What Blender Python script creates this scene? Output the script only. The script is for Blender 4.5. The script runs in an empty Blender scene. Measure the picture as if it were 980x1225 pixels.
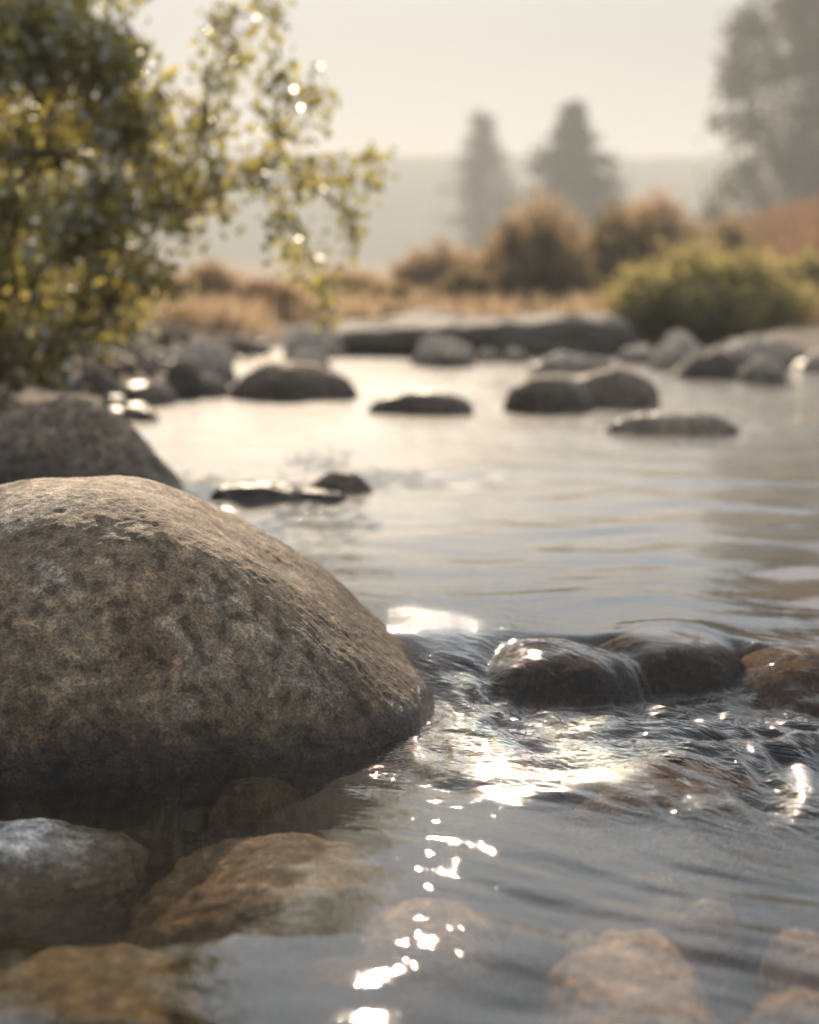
import bpy, math, random
import numpy as np
from mathutils import Vector
from mathutils.bvhtree import BVHTree

random.seed(7)
RNG = np.random.default_rng(11)
scene = bpy.context.scene
COL = scene.collection
R = math.radians

# ------------------------------------------------------------------ camera maths
CAM_H = 0.8
FPX = 1942.0                                   # focal length in pixels of the 980 x 1225 photo
PITCH = math.atan(282.5 / FPX)
UP_LEVEL = 0.09                                # water level above the riffle (0 below it)


def ground(u, v, z=0.0):
    """World point where the sight line through photo pixel (u, v) meets height z."""
    a = (u - 490.0) / FPX
    b = -(v - 612.5) / FPX
    dy = math.cos(PITCH) + b * math.sin(PITCH)
    dz = -math.sin(PITCH) + b * math.cos(PITCH)
    t = (z - CAM_H) / dz
    return a * t, dy * t


def at_depth(u, v, y):
    a = (u - 490.0) / FPX
    b = -(v - 612.5) / FPX
    dy = math.cos(PITCH) + b * math.sin(PITCH)
    dz = -math.sin(PITCH) + b * math.cos(PITCH)
    t = y / dy
    return a * t, CAM_H + dz * t


# ------------------------------------------------------------------ noise
def _hash(ix, iy, iz, seed):
    h = (ix.astype(np.uint32) * np.uint32(374761393) + iy.astype(np.uint32) * np.uint32(668265263)
         + iz.astype(np.uint32) * np.uint32(2147483647) + np.uint32((seed * 974634777) & 0xffffffff))
    h = (h ^ (h >> np.uint32(13))) * np.uint32(1274126177)
    h = (h ^ (h >> np.uint32(16))) * np.uint32(2246822519)
    return h ^ (h >> np.uint32(15))


_G3 = np.array([[1, 1, 0], [-1, 1, 0], [1, -1, 0], [-1, -1, 0], [1, 0, 1], [-1, 0, 1], [1, 0, -1], [-1, 0, -1],
                [0, 1, 1], [0, -1, 1], [0, 1, -1], [0, -1, -1], [1, 1, 0], [0, -1, 1], [-1, 1, 0], [0, -1, -1]], float)
_ANG = np.linspace(0, 2 * math.pi, 32, endpoint=False)
_G2 = np.stack([np.cos(_ANG), np.sin(_ANG)], 1) * 1.4


def noise3(p, seed=0):
    p = np.asarray(p, float)
    i = np.floor(p).astype(np.int64)
    f = p - i
    w = f * f * f * (f * (f * 6 - 15) + 10)
    out = 0
    for dx in (0, 1):
        for dy in (0, 1):
            for dz in (0, 1):
                g = _G3[_hash(i[:, 0] + dx, i[:, 1] + dy, i[:, 2] + dz, seed) & np.uint32(15)]
                d = g[:, 0] * (f[:, 0] - dx) + g[:, 1] * (f[:, 1] - dy) + g[:, 2] * (f[:, 2] - dz)
                wx = w[:, 0] if dx else 1 - w[:, 0]
                wy = w[:, 1] if dy else 1 - w[:, 1]
                wz = w[:, 2] if dz else 1 - w[:, 2]
                out = out + d * wx * wy * wz
    return out


def noise2(x, y, seed=0):
    ix = np.floor(x).astype(np.int64)
    iy = np.floor(y).astype(np.int64)
    fx, fy = x - ix, y - iy
    wx = fx * fx * fx * (fx * (fx * 6 - 15) + 10)
    wy = fy * fy * fy * (fy * (fy * 6 - 15) + 10)
    zz = np.zeros_like(ix)
    out = 0
    for dx in (0, 1):
        for dy in (0, 1):
            g = _G2[_hash(ix + dx, iy + dy, zz, seed) & np.uint32(31)]
            d = g[..., 0] * (fx - dx) + g[..., 1] * (fy - dy)
            out = out + d * (wx if dx else 1 - wx) * (wy if dy else 1 - wy)
    return out


def fbm3(p, octaves=4, seed=0, gain=0.5):
    s, a = 0, 1.0
    for k in range(octaves):
        s = s + a * noise3(p * (2.03 ** k) + 17.3 * k, seed + k)
        a *= gain
    return s


def sstep(a, b, x):
    t = np.clip((x - a) / (b - a), 0, 1)
    return t * t * (3 - 2 * t)


# ------------------------------------------------------------------ object helpers
def mesh_object(name, verts, faces, mat, parent=None, smooth=True, colour=None, attr=None):
    me = bpy.data.meshes.new(name)
    verts = np.asarray(verts, np.float32)
    if isinstance(faces, np.ndarray):
        nf, k = faces.shape
        me.vertices.add(len(verts))
        me.vertices.foreach_set('co', verts.ravel())
        me.loops.add(nf * k)
        me.loops.foreach_set('vertex_index', faces.astype(np.int32).ravel())
        me.polygons.add(nf)
        me.polygons.foreach_set('loop_start', np.arange(0, nf * k, k, dtype=np.int32))
        me.update(calc_edges=True)
    else:
        me.from_pydata(verts.tolist(), [], faces)
    if smooth:
        me.polygons.foreach_set('use_smooth', np.ones(len(me.polygons), bool))
    if attr:
        for an, vals in attr.items():
            a = me.attributes.new(an, 'FLOAT', 'POINT')
            a.data.foreach_set('value', np.asarray(vals, np.float32))
    me.materials.append(mat)
    me.update()
    o = bpy.data.objects.new(name, me)
    COL.objects.link(o)
    if parent is not None:
        o.parent = parent
    return o


def tag(o, label=None, cat=None, group=None, kind=None):
    if label:
        o['label'] = label
    if cat:
        o['category'] = cat
    if group:
        o['group'] = group
    if kind:
        o['kind'] = kind
    return o


def empty(name, loc):
    o = bpy.data.objects.new(name, None)
    o.location = loc
    COL.objects.link(o)
    return o


# ------------------------------------------------------------------ node helpers
class NT:
    def __init__(self, mat):
        mat.use_nodes = True
        self.t = mat.node_tree
        self.t.nodes.clear()

    def n(self, typ, **kw):
        nd = self.t.nodes.new(typ)
        for k, v in kw.items():
            if k.startswith('i_'):
                nd.inputs[k[2:].replace('_', ' ')].default_value = v
            else:
                setattr(nd, k, v)
        return nd

    def l(self, a, b):
        self.t.links.new(a, b)

    def noise(self, vec, scale, detail=4, rough=0.55, dist=0.0, dim='3D'):
        nd = self.n('ShaderNodeTexNoise', noise_dimensions=dim)
        nd.inputs['Scale'].default_value = scale
        nd.inputs['Detail'].default_value = detail
        nd.inputs['Roughness'].default_value = rough
        nd.inputs['Distortion'].default_value = dist
        if vec is not None:
            self.l(vec, nd.inputs['Vector'])
        return nd.outputs['Fac']

    def ramp(self, fac, stops):
        nd = self.n('ShaderNodeValToRGB')
        cr = nd.color_ramp
        while len(cr.elements) < len(stops):
            cr.elements.new(0.5)
        for e, (p, c) in zip(cr.elements, stops):
            e.position = p
            e.color = (c[0], c[1], c[2], 1) if not isinstance(c, (int, float)) else (c, c, c, 1)
        self.l(fac, nd.inputs['Fac'])
        return nd.outputs['Color']

    def mix(self, fac, a, b, blend='MIX'):
        nd = self.n('ShaderNodeMix', data_type='RGBA', blend_type=blend)
        if isinstance(fac, (int, float)):
            nd.inputs[0].default_value = fac
        else:
            self.l(fac, nd.inputs[0])
        for s, val in ((6, a), (7, b)):
            if isinstance(val, tuple):
                nd.inputs[s].default_value = (val[0], val[1], val[2], 1)
            else:
                self.l(val, nd.inputs[s])
        return nd.outputs[2]

    def math(self, op, a, b=None, clamp=False):
        nd = self.n('ShaderNodeMath', operation=op, use_clamp=clamp)
        for s, val in ((0, a), (1, b)):
            if val is None:
                continue
            if isinstance(val, (int, float)):
                nd.inputs[s].default_value = val
            else:
                self.l(val, nd.inputs[s])
        return nd.outputs[0]

    def maprange(self, v, a, b, c=0.0, d=1.0):
        nd = self.n('ShaderNodeMapRange', interpolation_type='SMOOTHSTEP')
        for i, val in ((1, a), (2, b), (3, c), (4, d)):
            nd.inputs[i].default_value = val
        self.l(v, nd.inputs[0])
        return nd.outputs[0]

    def out(self, surf=None, vol=None):
        o = self.n('ShaderNodeOutputMaterial')
        if surf is not None:
            self.l(surf, o.inputs['Surface'])
        if vol is not None:
            self.l(vol, o.inputs['Volume'])


def rock_material(name, dark, mid, pale, scale=6.0, level=0.0, bump=0.5, grain=150.0, wet_h=0.03, lichen=0.0,
                  grain_depth=0.006, rust=None, mottle=0.55, dark_low=0.0):
    """Weathered granite: mottled colour, mineral grain, and a wet band where the river laps it."""
    m = bpy.data.materials.new(name)
    t = NT(m)
    geo = t.n('ShaderNodeNewGeometry')
    pos = geo.outputs['Position']
    big = t.noise(pos, scale, 5, 0.6, 0.6)
    midn = t.noise(pos, scale * 5, 5, 0.65, 0.3)
    fine = t.noise(pos, grain, 4, 0.7)
    col = t.ramp(big, [(0.30, dark), (0.5, mid), (0.72, pale)])
    col = t.mix(mottle, col, t.ramp(midn, [(0.3, dark), (0.52, mid), (0.75, pale)]))
    if rust:
        rn = t.noise(pos, scale * 1.7 + 1, 4, 0.6, 0.5)
        col = t.mix(t.maprange(rn, 0.5, 0.7, 0, 0.6), col, rust)
    if lichen > 0:
        ln = t.noise(pos, scale * 0.9 + 2.3, 6, 0.68, 0.9)
        ls = t.noise(pos, grain * 0.55, 3, 0.7)
        lf = t.math('MULTIPLY', t.maprange(ln, 0.50, 0.64, 0, 1), t.maprange(ls, 0.42, 0.62, 0.15, 1))
        col = t.mix(t.math('MULTIPLY', lf, lichen), col, (0.40, 0.36, 0.31))
    # mineral specks
    vor = t.n('ShaderNodeTexVoronoi', feature='F1')
    vor.inputs['Scale'].default_value = grain * 1.3
    t.l(pos, vor.inputs['Vector'])
    spk = t.ramp(t.noise(vor.outputs['Position'], 37.0, 1), [(0.36, (0.42, 0.40, 0.38)), (0.46, (1, 1, 1)), (0.58, (1, 1, 1)), (0.66, (1.9, 1.8, 1.65))])
    col = t.mix(0.85, col, spk, 'MULTIPLY')
    col = t.mix(0.85, col, t.ramp(fine, [(0.32, 0.35), (0.5, 0.95), (0.68, 1.7)]), 'MULTIPLY')
    sep = t.n('ShaderNodeSeparateXYZ')
    t.l(pos, sep.inputs[0])
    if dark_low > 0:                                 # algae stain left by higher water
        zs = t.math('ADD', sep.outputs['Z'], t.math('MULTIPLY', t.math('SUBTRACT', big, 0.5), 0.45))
        dry = t.maprange(zs, 0.12, 0.42, 0.0, 1.0)      # upper part painted paler so the sunlit crest reads brighter
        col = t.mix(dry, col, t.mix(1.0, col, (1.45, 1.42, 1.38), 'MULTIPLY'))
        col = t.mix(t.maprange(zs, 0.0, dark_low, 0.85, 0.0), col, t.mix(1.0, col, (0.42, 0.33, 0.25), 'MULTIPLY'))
    # wet band
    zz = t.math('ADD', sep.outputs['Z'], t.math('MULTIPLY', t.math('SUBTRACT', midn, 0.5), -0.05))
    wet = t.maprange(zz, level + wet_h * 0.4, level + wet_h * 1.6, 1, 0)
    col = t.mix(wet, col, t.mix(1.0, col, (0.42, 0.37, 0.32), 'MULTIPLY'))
    bs = t.n('ShaderNodeBsdfPrincipled')
    t.l(col, bs.inputs['Base Color'])
    t.l(t.maprange(wet, 0, 1, 0.72, 0.25 if level < 1 else 0.7), bs.inputs['Roughness'])
    bs.inputs['Specular IOR Level'].default_value = 0.4 if -1 < level < 1 else 0.1
    # relief
    h = t.math('ADD', t.math('MULTIPLY', fine, 0.35), t.math('MULTIPLY', t.noise(pos, grain * 0.33, 5, 0.7, 0.8), 0.9))
    h = t.math('ADD', h, t.math('MULTIPLY', midn, 1.2))
    bp = t.n('ShaderNodeBump')
    bp.inputs['Strength'].default_value = bump
    bp.inputs['Distance'].default_value = grain_depth
    t.l(h, bp.inputs['Height'])
    t.l(bp.outputs[0], bs.inputs['Normal'])
    t.out(bs.outputs[0])
    return m


def leaf_material(name, dark, pale, trans=0.5, gloss_rough=0.35, gloss=0.06, through=(2.3, 2.1, 1.7)):
    m = bpy.data.materials.new(name)
    t = NT(m)
    at = t.n('ShaderNodeAttribute', attribute_name='tint')
    col = t.ramp(at.outputs['Fac'], [(0.0, dark), (1.0, pale)])
    d = t.n('ShaderNodeBsdfDiffuse')
    tr = t.n('ShaderNodeBsdfTranslucent')
    t.l(col, d.inputs['Color'])
    t.l(t.mix(1.0, col, through, 'MULTIPLY'), tr.inputs['Color'])
    mx = t.n('ShaderNodeMixShader')
    mx.inputs[0].default_value = trans
    t.l(d.outputs[0], mx.inputs[1])
    t.l(tr.outputs[0], mx.inputs[2])
    g = t.n('ShaderNodeBsdfGlossy')
    g.inputs['Roughness'].default_value = gloss_rough
    g.inputs['Color'].default_value = (1, 1, 1, 1)
    m2 = t.n('ShaderNodeMixShader')
    m2.inputs[0].default_value = gloss
    t.l(mx.outputs[0], m2.inputs[1])
    t.l(g.outputs[0], m2.inputs[2])
    t.out(m2.outputs[0])
    return m


def bark_material(name, a, b):
    m = bpy.data.materials.new(name)
    t = NT(m)
    geo = t.n('ShaderNodeNewGeometry')
    mp = t.n('ShaderNodeMapping')
    mp.inputs['Scale'].default_value = (1, 1, 0.2)
    t.l(geo.outputs['Position'], mp.inputs['Vector'])
    nz = t.noise(mp.outputs[0], 40, 5, 0.7)
    bs = t.n('ShaderNodeBsdfPrincipled')
    bs.inputs['Roughness'].default_value = 0.9
    t.l(t.ramp(nz, [(0.3, a), (0.7, b)]), bs.inputs['Base Color'])
    bp = t.n('ShaderNodeBump')
    bp.inputs['Distance'].default_value = 0.01
    t.l(nz, bp.inputs['Height'])
    t.l(bp.outputs[0], bs.inputs['Normal'])
    t.out(bs.outputs[0])
    return m


# ------------------------------------------------------------------ materials
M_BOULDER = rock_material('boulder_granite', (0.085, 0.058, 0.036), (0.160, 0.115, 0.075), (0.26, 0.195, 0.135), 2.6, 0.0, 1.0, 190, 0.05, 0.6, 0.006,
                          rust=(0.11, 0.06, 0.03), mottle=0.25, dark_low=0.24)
M_PALE = rock_material('pale_grey_granite', (0.22, 0.21, 0.20), (0.40, 0.38, 0.36), (0.58, 0.56, 0.53), 9, 0.0, 0.9, 160, 0.005, 0.4)
M_AMBER = rock_material('amber_submerged_stone', (0.055, 0.034, 0.019), (0.15, 0.098, 0.056), (0.27, 0.19, 0.115), 11, -3, 0.9, 150, 0.03, 0.2)
M_OCHRE = rock_material('ochre_submerged_stone', (0.05, 0.034, 0.02), (0.125, 0.088, 0.055), (0.22, 0.165, 0.108), 8, -3, 0.8, 140, 0.03, 0.2)
M_SAND = rock_material('sandy_submerged_stone', (0.22, 0.15, 0.095), (0.42, 0.31, 0.215), (0.58, 0.46, 0.345), 13, -3, 0.8, 120, 0.03, 0.3)
M_WET = rock_material('dark_wet_stone', (0.022, 0.012, 0.007), (0.075, 0.042, 0.022), (0.17, 0.10, 0.055), 14, 3.0, 0.7, 110, 0.03, 0.0)
M_WETB = rock_material('brown_wet_stone', (0.11, 0.066, 0.036), (0.30, 0.18, 0.10), (0.46, 0.31, 0.19), 12, 3.0, 0.7, 110, 0.03, 0.0)
M_MID = rock_material('river_rock', (0.09, 0.066, 0.045), (0.20, 0.150, 0.105), (0.34, 0.265, 0.195), 3.0, UP_LEVEL, 0.6, 60, 0.13, 0.2, 0.012)  # wet base raised and dry stone lightened, painting in sunlit tops
M_MIDPALE = rock_material('pale_river_rock', (0.25, 0.205, 0.165), (0.42, 0.35, 0.285), (0.58, 0.49, 0.40), 3.0, UP_LEVEL, 0.6, 60, 0.08, 0.3, 0.012)  # paler above its wet band, so sunlight on the tops is partly painted
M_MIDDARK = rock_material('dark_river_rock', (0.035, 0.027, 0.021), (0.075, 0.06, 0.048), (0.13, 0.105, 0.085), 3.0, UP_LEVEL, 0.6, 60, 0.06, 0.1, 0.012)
M_BARK = bark_material('bark', (0.03, 0.022, 0.016), (0.10, 0.075, 0.055))


def ground_material():
    m = bpy.data.materials.new('bank_and_bed')
    t = NT(m)
    geo = t.n('ShaderNodeNewGeometry')
    pos = geo.outputs['Position']
    sep = t.n('ShaderNodeSeparateXYZ')
    t.l(pos, sep.inputs[0])
    n1 = t.noise(pos, 2.0, 6, 0.65)
    n2 = t.noise(pos, 22, 5, 0.7)
    vor = t.n('ShaderNodeTexVoronoi', feature='F1')
    vor.inputs['Scale'].default_value = 16
    t.l(pos, vor.inputs['Vector'])
    bed = t.mix(0.5, t.ramp(n2, [(0.3, (0.035, 0.025, 0.015)), (0.7, (0.12, 0.085, 0.052))]),
                t.ramp(t.noise(vor.outputs['Position'], 5, 1), [(0.35, (0.03, 0.022, 0.014)), (0.65, (0.16, 0.115, 0.075))]))
    soil = t.mix(0.5, t.ramp(n1, [(0.3, (0.07, 0.052, 0.035)), (0.7, (0.18, 0.135, 0.09))]),
                 t.ramp(n2, [(0.3, (0.10, 0.075, 0.045)), (0.7, (0.24, 0.18, 0.12))]))
    fac = t.maprange(sep.outputs['Z'], 0.06, 0.22)
    bs = t.n('ShaderNodeBsdfPrincipled')
    bs.inputs['Roughness'].default_value = 0.85
    t.l(t.mix(fac, bed, soil), bs.inputs['Base Color'])
    bp = t.n('ShaderNodeBump')
    bp.inputs['Distance'].default_value = 0.03
    t.l(t.math('ADD', n2, t.math('MULTIPLY', vor.outputs['Distance'], -1.0)), bp.inputs['Height'])
    t.l(bp.outputs[0], bs.inputs['Normal'])
    t.out(bs.outputs[0])
    return m


def hill_material():
    m = bpy.data.materials.new('wooded_hill')
    t = NT(m)
    geo = t.n('ShaderNodeNewGeometry')
    nz = t.noise(geo.outputs['Position'], 0.12, 6, 0.7)
    bs = t.n('ShaderNodeBsdfPrincipled')
    bs.inputs['Roughness'].default_value = 1.0
    bs.inputs['Specular IOR Level'].default_value = 0.0
    t.l(t.ramp(nz, [(0.3, (0.035, 0.045, 0.025)), (0.7, (0.10, 0.10, 0.055))]), bs.inputs['Base Color'])
    t.out(bs.outputs[0])
    return m


def water_material():
    m = bpy.data.materials.new('river_water')
    t = NT(m)
    geo = t.n('ShaderNodeNewGeometry')
    pos = geo.outputs['Position']
    ch = t.n('ShaderNodeAttribute', attribute_name='chop').outputs['Fac']
    # fine ripples, longer along the current
    mp = t.n('ShaderNodeMapping', vector_type='TEXTURE')
    mp.inputs['Rotation'].default_value = (0, 0, R(-40))
    mp.inputs['Scale'].default_value = (2.6, 1.0, 1.0)
    t.l(pos, mp.inputs['Vector'])
    rp = t.noise(mp.outputs[0], 38, 3, 0.55, 0.6)
    rp2 = t.noise(pos, 9, 2, 0.5, 0.3)
    rp3 = t.noise(mp.outputs[0], 105, 2, 0.5, 0.4)
    hh = t.math('ADD', t.math('MULTIPLY', rp, ch), t.math('MULTIPLY', rp2, 0.12))
    hh = t.math('ADD', hh, t.math('MULTIPLY', rp3, t.math('MULTIPLY', ch, 0.30)))
    bp = t.n('ShaderNodeBump')
    bp.inputs['Strength'].default_value = 1.0
    bp.inputs['Distance'].default_value = 0.011
    t.l(hh, bp.inputs['Height'])
    dot = t.n('ShaderNodeVectorMath', operation='DOT_PRODUCT')
    t.l(bp.outputs[0], dot.inputs[0])
    t.l(geo.outputs['Incoming'], dot.inputs[1])
    graz = t.math('SUBTRACT', 1.0, t.math('ABSOLUTE', dot.outputs['Value']), True)
    fres = t.math('ADD', t.math('MULTIPLY', t.math('POWER', graz, 3.7), 0.97), 0.022, True)   # the same from above and below
    tr = t.n('ShaderNodeBsdfTransparent')
    tr.inputs['Color'].default_value = (0.97, 0.97, 0.96, 1)
    gl = t.n('ShaderNodeBsdfGlossy')
    sheen = t.n('ShaderNodeAttribute', attribute_name='sheen').outputs['Fac']
    gl.inputs['Roughness'].default_value = 0.02
    gr = t.n('ShaderNodeBsdfGlossy')                  # ripples too small to model
    gr.inputs['Roughness'].default_value = 0.58
    t.l(bp.outputs[0], gr.inputs['Normal'])
    gmix = t.n('ShaderNodeMixShader')
    t.l(sheen, gmix.inputs[0])
    t.l(gl.outputs[0], gmix.inputs[1])
    t.l(gr.outputs[0], gmix.inputs[2])
    gl.inputs['Color'].default_value = (1, 1, 1, 1)
    t.l(bp.outputs[0], gl.inputs['Normal'])
    mx = t.n('ShaderNodeMixShader')
    t.l(fres, mx.inputs[0])
    silt = t.n('ShaderNodeBsdfDiffuse')                # fine silt carried in the water
    silt.inputs['Color'].default_value = (0.42, 0.44, 0.43, 1)
    body = t.n('ShaderNodeMixShader')
    body.inputs[0].default_value = 0.006
    rf = t.n('ShaderNodeBsdfRefraction')               # broken water bends what lies under it
    rf.inputs['IOR'].default_value = 1.33
    rf.inputs['Roughness'].default_value = 0.0
    t.l(bp.outputs[0], rf.inputs['Normal'])
    bend = t.n('ShaderNodeMixShader')
    t.l(t.math('MULTIPLY', ch, 0.7, True), bend.inputs[0])
    t.l(tr.outputs[0], bend.inputs[1])
    t.l(rf.outputs[0], bend.inputs[2])
    t.l(bend.outputs[0], body.inputs[1])
    t.l(silt.outputs[0], body.inputs[2])
    t.l(body.outputs[0], mx.inputs[1])
    t.l(gmix.outputs[0], mx.inputs[2])
    va = t.n('ShaderNodeVolumeAbsorption')             # light lost with depth
    va.inputs['Color'].default_value = (0.72, 0.62, 0.46, 1)
    va.inputs['Density'].default_value = 9.5
    t.out(mx.outputs[0], va.outputs[0])
    return m


# ------------------------------------------------------------------ rocks
_ICO = {}


def icosphere(n):
    """Unit sphere as a projected cube of n x n quads a side."""
    if n in _ICO:
        return _ICO[n]
    lin = np.tan(np.linspace(-1, 1, n + 1) * math.pi / 4)
    a, b = np.meshgrid(lin, lin, indexing='ij')
    one = np.ones_like(a)
    sides = [(a, b, one), (b, a, -one), (one, a, b), (-one, b, a), (b, one, a), (a, -one, b)]
    V, F = [], []
    idx = np.arange((n + 1) ** 2).reshape(n + 1, n + 1)
    q = np.stack([idx[:-1, :-1], idx[1:, :-1], idx[1:, 1:], idx[:-1, 1:]], -1).reshape(-1, 4)
    for k, s in enumerate(sides):
        v = np.stack(s, -1).reshape(-1, 3)
        V.append(v / np.linalg.norm(v, axis=1, keepdims=True))
        F.append(q + k * (n + 1) ** 2)
    V = np.concatenate(V)
    F = np.concatenate(F)
    key = np.round(V * 1e6).astype(np.int64)
    _, first, inv = np.unique(key, axis=0, return_index=True, return_inverse=True)
    V = V[first]
    F = inv.reshape(-1)[F]
    _ICO[n] = (V, F)
    return V, F


def rock_mesh(rx, ry, rz, seed, rough=0.12, n=40, skew=0.0, facets=3, power=2.3, flat=0.0):
    V, F = icosphere(n)
    r = (np.abs(V[:, 0]) ** power + np.abs(V[:, 1]) ** power + np.abs(V[:, 2]) ** power) ** (-1 / power)
    P = V * r[:, None]
    rg = np.random.default_rng(seed)
    for _ in range(facets):                              # broad worn planes
        nrm = rg.normal(size=3)
        nrm[2] = abs(nrm[2]) * 0.8
        nrm /= np.linalg.norm(nrm)
        c = rg.uniform(0.72, 0.92)
        d = P @ nrm - c
        k = 0.09
        sp = k * np.log1p(np.exp(np.clip(d / k, -30, 30)))
        P = P - nrm[None] * (sp * 0.8)[:, None]
    P = P * (1 + rough * 1.2 * fbm3(V * 1.3 + seed * 3.1, 3, seed) + rough * 0.35 * fbm3(V * 5 + seed, 3, seed + 9))[:, None]
    P = P / np.array([np.abs(P[:, 0]).max(), np.abs(P[:, 1]).max(), P[:, 2].max()])
    P = P * np.array([rx, ry, rz])
    P[:, 0] += skew * P[:, 2]
    return P, F


USED = 0


def rock(name, label, cat, x0, x1, ytop, ybase, mat, level=UP_LEVEL, seed=None, depth=0.8, sink=0.35, rough=0.12, n=40, skew=0.0, group=None, facets=3, power=2.3):
    """A stone whose waterline spans photo columns x0..x1, whose front meets the water at row ybase and whose top is at row ytop."""
    global USED
    USED += 1
    seed = seed or 100 + USED
    xm = 0.5 * (x0 + x1)
    X, Yb = ground(xm, ybase, level)
    rx = 0.5 * (x1 - x0) / FPX * Yb
    ry = rx * depth
    Yc = Yb + ry * 0.85
    X = (xm - 490) / FPX * Yc
    rx = 0.5 * (x1 - x0) / FPX * Yc
    _, zt = at_depth(xm, ytop, Yc)
    H = max(zt - level, 0.03)
    zc = level - sink * H
    P, F = rock_mesh(rx, ry, zt - zc, seed, rough, n, skew, facets, power)
    o = mesh_object(name, P, F, mat)
    o.location = (X, Yc, zc)
    tag(o, label, cat, group or 'rocks standing in the river and along its banks')
    return o


# --- the big boulder
def big_boulder():
    V, F = icosphere(230)
    c = np.array([-0.60, 2.985, -0.03])
    P = V.copy()
    pw = 2.25
    r = (np.abs(V[:, 0]) ** pw + np.abs(V[:, 1]) ** pw + np.abs(V[:, 2]) ** pw) ** (-1 / pw)
    P = V * r[:, None]
    left = P[:, 0] < 0
    P[:, 0] *= np.where(left, 0.90, 0.74)
    P[:, 1] *= 0.49
    P[:, 2] *= np.where(P[:, 2] > 0, 0.458, 0.45)
    # the worn plane that falls away to the right: sunlit
    for nrm, off, k, s in (((0.49, 0.06, 0.865), 0.446, 0.018, 0.95), ((0.74, 0.03, 0.67), 0.500, 0.03, 0.9), ((-0.25, -0.55, 0.80), 0.47, 0.05, 0.7), ((0.45, -0.75, 0.48), 0.47, 0.05, 0.7),
                           ((0.93, -0.2, 0.30), 0.650, 0.025, 0.85)):
        nrm = np.array(nrm) / np.linalg.norm(nrm)
        d = P @ nrm - off
        sp = k * np.log1p(np.exp(np.clip(d / k, -30, 30)))
        P = P - nrm[None] * (sp * s)[:, None]
    Nn = V
    lo = fbm3(P * 2.4, 3, 41) * 0.022
    midn = fbm3(P * 9, 4, 51) * 0.0032
    # long weathering cracks following the ridge on the sunlit plane
    q = np.stack([P[:, 0] * 7 + P[:, 2] * -9, P[:, 1] * 34 + P[:, 0] * 10, P[:, 2] * 36 + P[:, 0] * 20], 1)
    crack = fbm3(q * 1.9, 3, 61)
    ridge = np.exp(-((P @ (np.array([0.5, 0.0, 0.865])) - 0.428) / 0.045) ** 2) * sstep(0.18, 0.30, P[:, 0])
    fine = fbm3(P * 55, 3, 71) * 0.0011
    pits = -np.clip(noise3(P * 70, 81) - 0.25, 0, 1) * 0.003
    P = P + Nn * (lo + midn + fine + pits + crack * ridge * 0.0014)[:, None]
    o = mesh_object('boulder', P, F, M_BOULDER)
    o.location = c
    tag(o, 'largest smooth brown granite boulder at the left, its right shoulder catching the sun', 'boulder')
    return o


big_boulder()

# --- stones in the shallow water in front of the big boulder
def stone_at(name, label, cat, x0, x1, y0, y1, ztop, mat, seed, rough=0.12, n=60, power=2.3, hgt=None, rot=0.0, facets=3, group=None, worn=1.35):
    """A stone seen from above through the water; its outline spans the photo box and its top is at height ztop."""
    xm = 0.5 * (x0 + x1)
    _, yf = ground(xm, y1, ztop - 0.02)
    _, yb = ground(xm, y0, ztop - 0.012)
    yc = 0.5 * (yf + yb)
    ry = 0.5 * abs(yb - yf)
    X = (xm - 490) / FPX * yc
    rx = 0.5 * (x1 - x0) / FPX * yc
    rz = hgt or max(0.06, 0.4 * min(rx, ry) + 0.03)
    P, F = rock_mesh(rx * 1.08, ry * 1.08, rz, seed, rough, n, 0, facets, power)
    P[:, 2] = rz * np.sign(P[:, 2]) * (1 - (1 - np.clip(np.abs(P[:, 2]) / rz, 0, 1)) ** worn)      # worn flat on top
    o = mesh_object(name, P, F, mat)
    o.location = (X, yc, ztop - rz)
    o.rotation_euler = (0, 0, R(rot))
    return tag(o, label, cat, group or ('pebbles under the shallow water' if cat == 'pebble' else 'stones lying in the shallow water'))


stone_at('stone', 'pale grey stone breaking the surface at the left edge in front of the large boulder', 'stone', -110, 150, 962, 1056, 0.022, M_PALE, 3, 0.10, 90, hgt=0.075, power=2.1, facets=1, worn=0.95)
stone_at('stone', 'broad amber brown stone just breaking the dark water in front of the large boulder', 'stone', 100, 490, 985, 1108, 0.016, M_AMBER, 4, 0.10, 110, hgt=0.12)
stone_at('stone', 'ochre submerged stone in the bottom left corner below the amber stone', 'stone', -110, 290, 1105, 1260, -0.01, M_OCHRE, 5, 0.10, 90, hgt=0.12)
stone_at('stone', 'dark brown stone just under the surface along the foot of the large boulder', 'stone', 235, 360, 922, 962, -0.012, M_OCHRE, 6, 0.12, 50, hgt=0.08)
stone_at('stone', 'large sandy wedge shaped stone under clear water at the bottom right', 'stone', 665, 900, 1105, 1250, -0.008, M_SAND, 17, 0.16, 80, power=2.6, hgt=0.08, facets=5)
stone_at('stone', 'sandy submerged stone cut by the right edge above the wedge shaped stone', 'stone', 930, 1060, 1108, 1170, -0.008, M_SAND, 8, 0.12, 50)
stone_at('stone', 'sandy submerged stone in the bottom right corner', 'stone', 920, 1070, 1178, 1245, -0.008, M_SAND, 9, 0.12, 50)
stone_at('pebble', 'flat sandy pebble under water just above the right of the wedge shaped stone', 'pebble', 828, 905, 1076, 1106, -0.008, M_SAND, 10, 0.14, 30)
stone_at('pebble', 'small sandy pebble under water left of the wedge shaped stone', 'pebble', 682, 736, 1118, 1140, -0.008, M_SAND, 11, 0.14, 30)
stone_at('pebble', 'small brown pebble under water between the faint slab and the wedge shaped stone', 'pebble', 612, 662, 1108, 1136, -0.012, M_OCHRE, 12, 0.14, 30)
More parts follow.
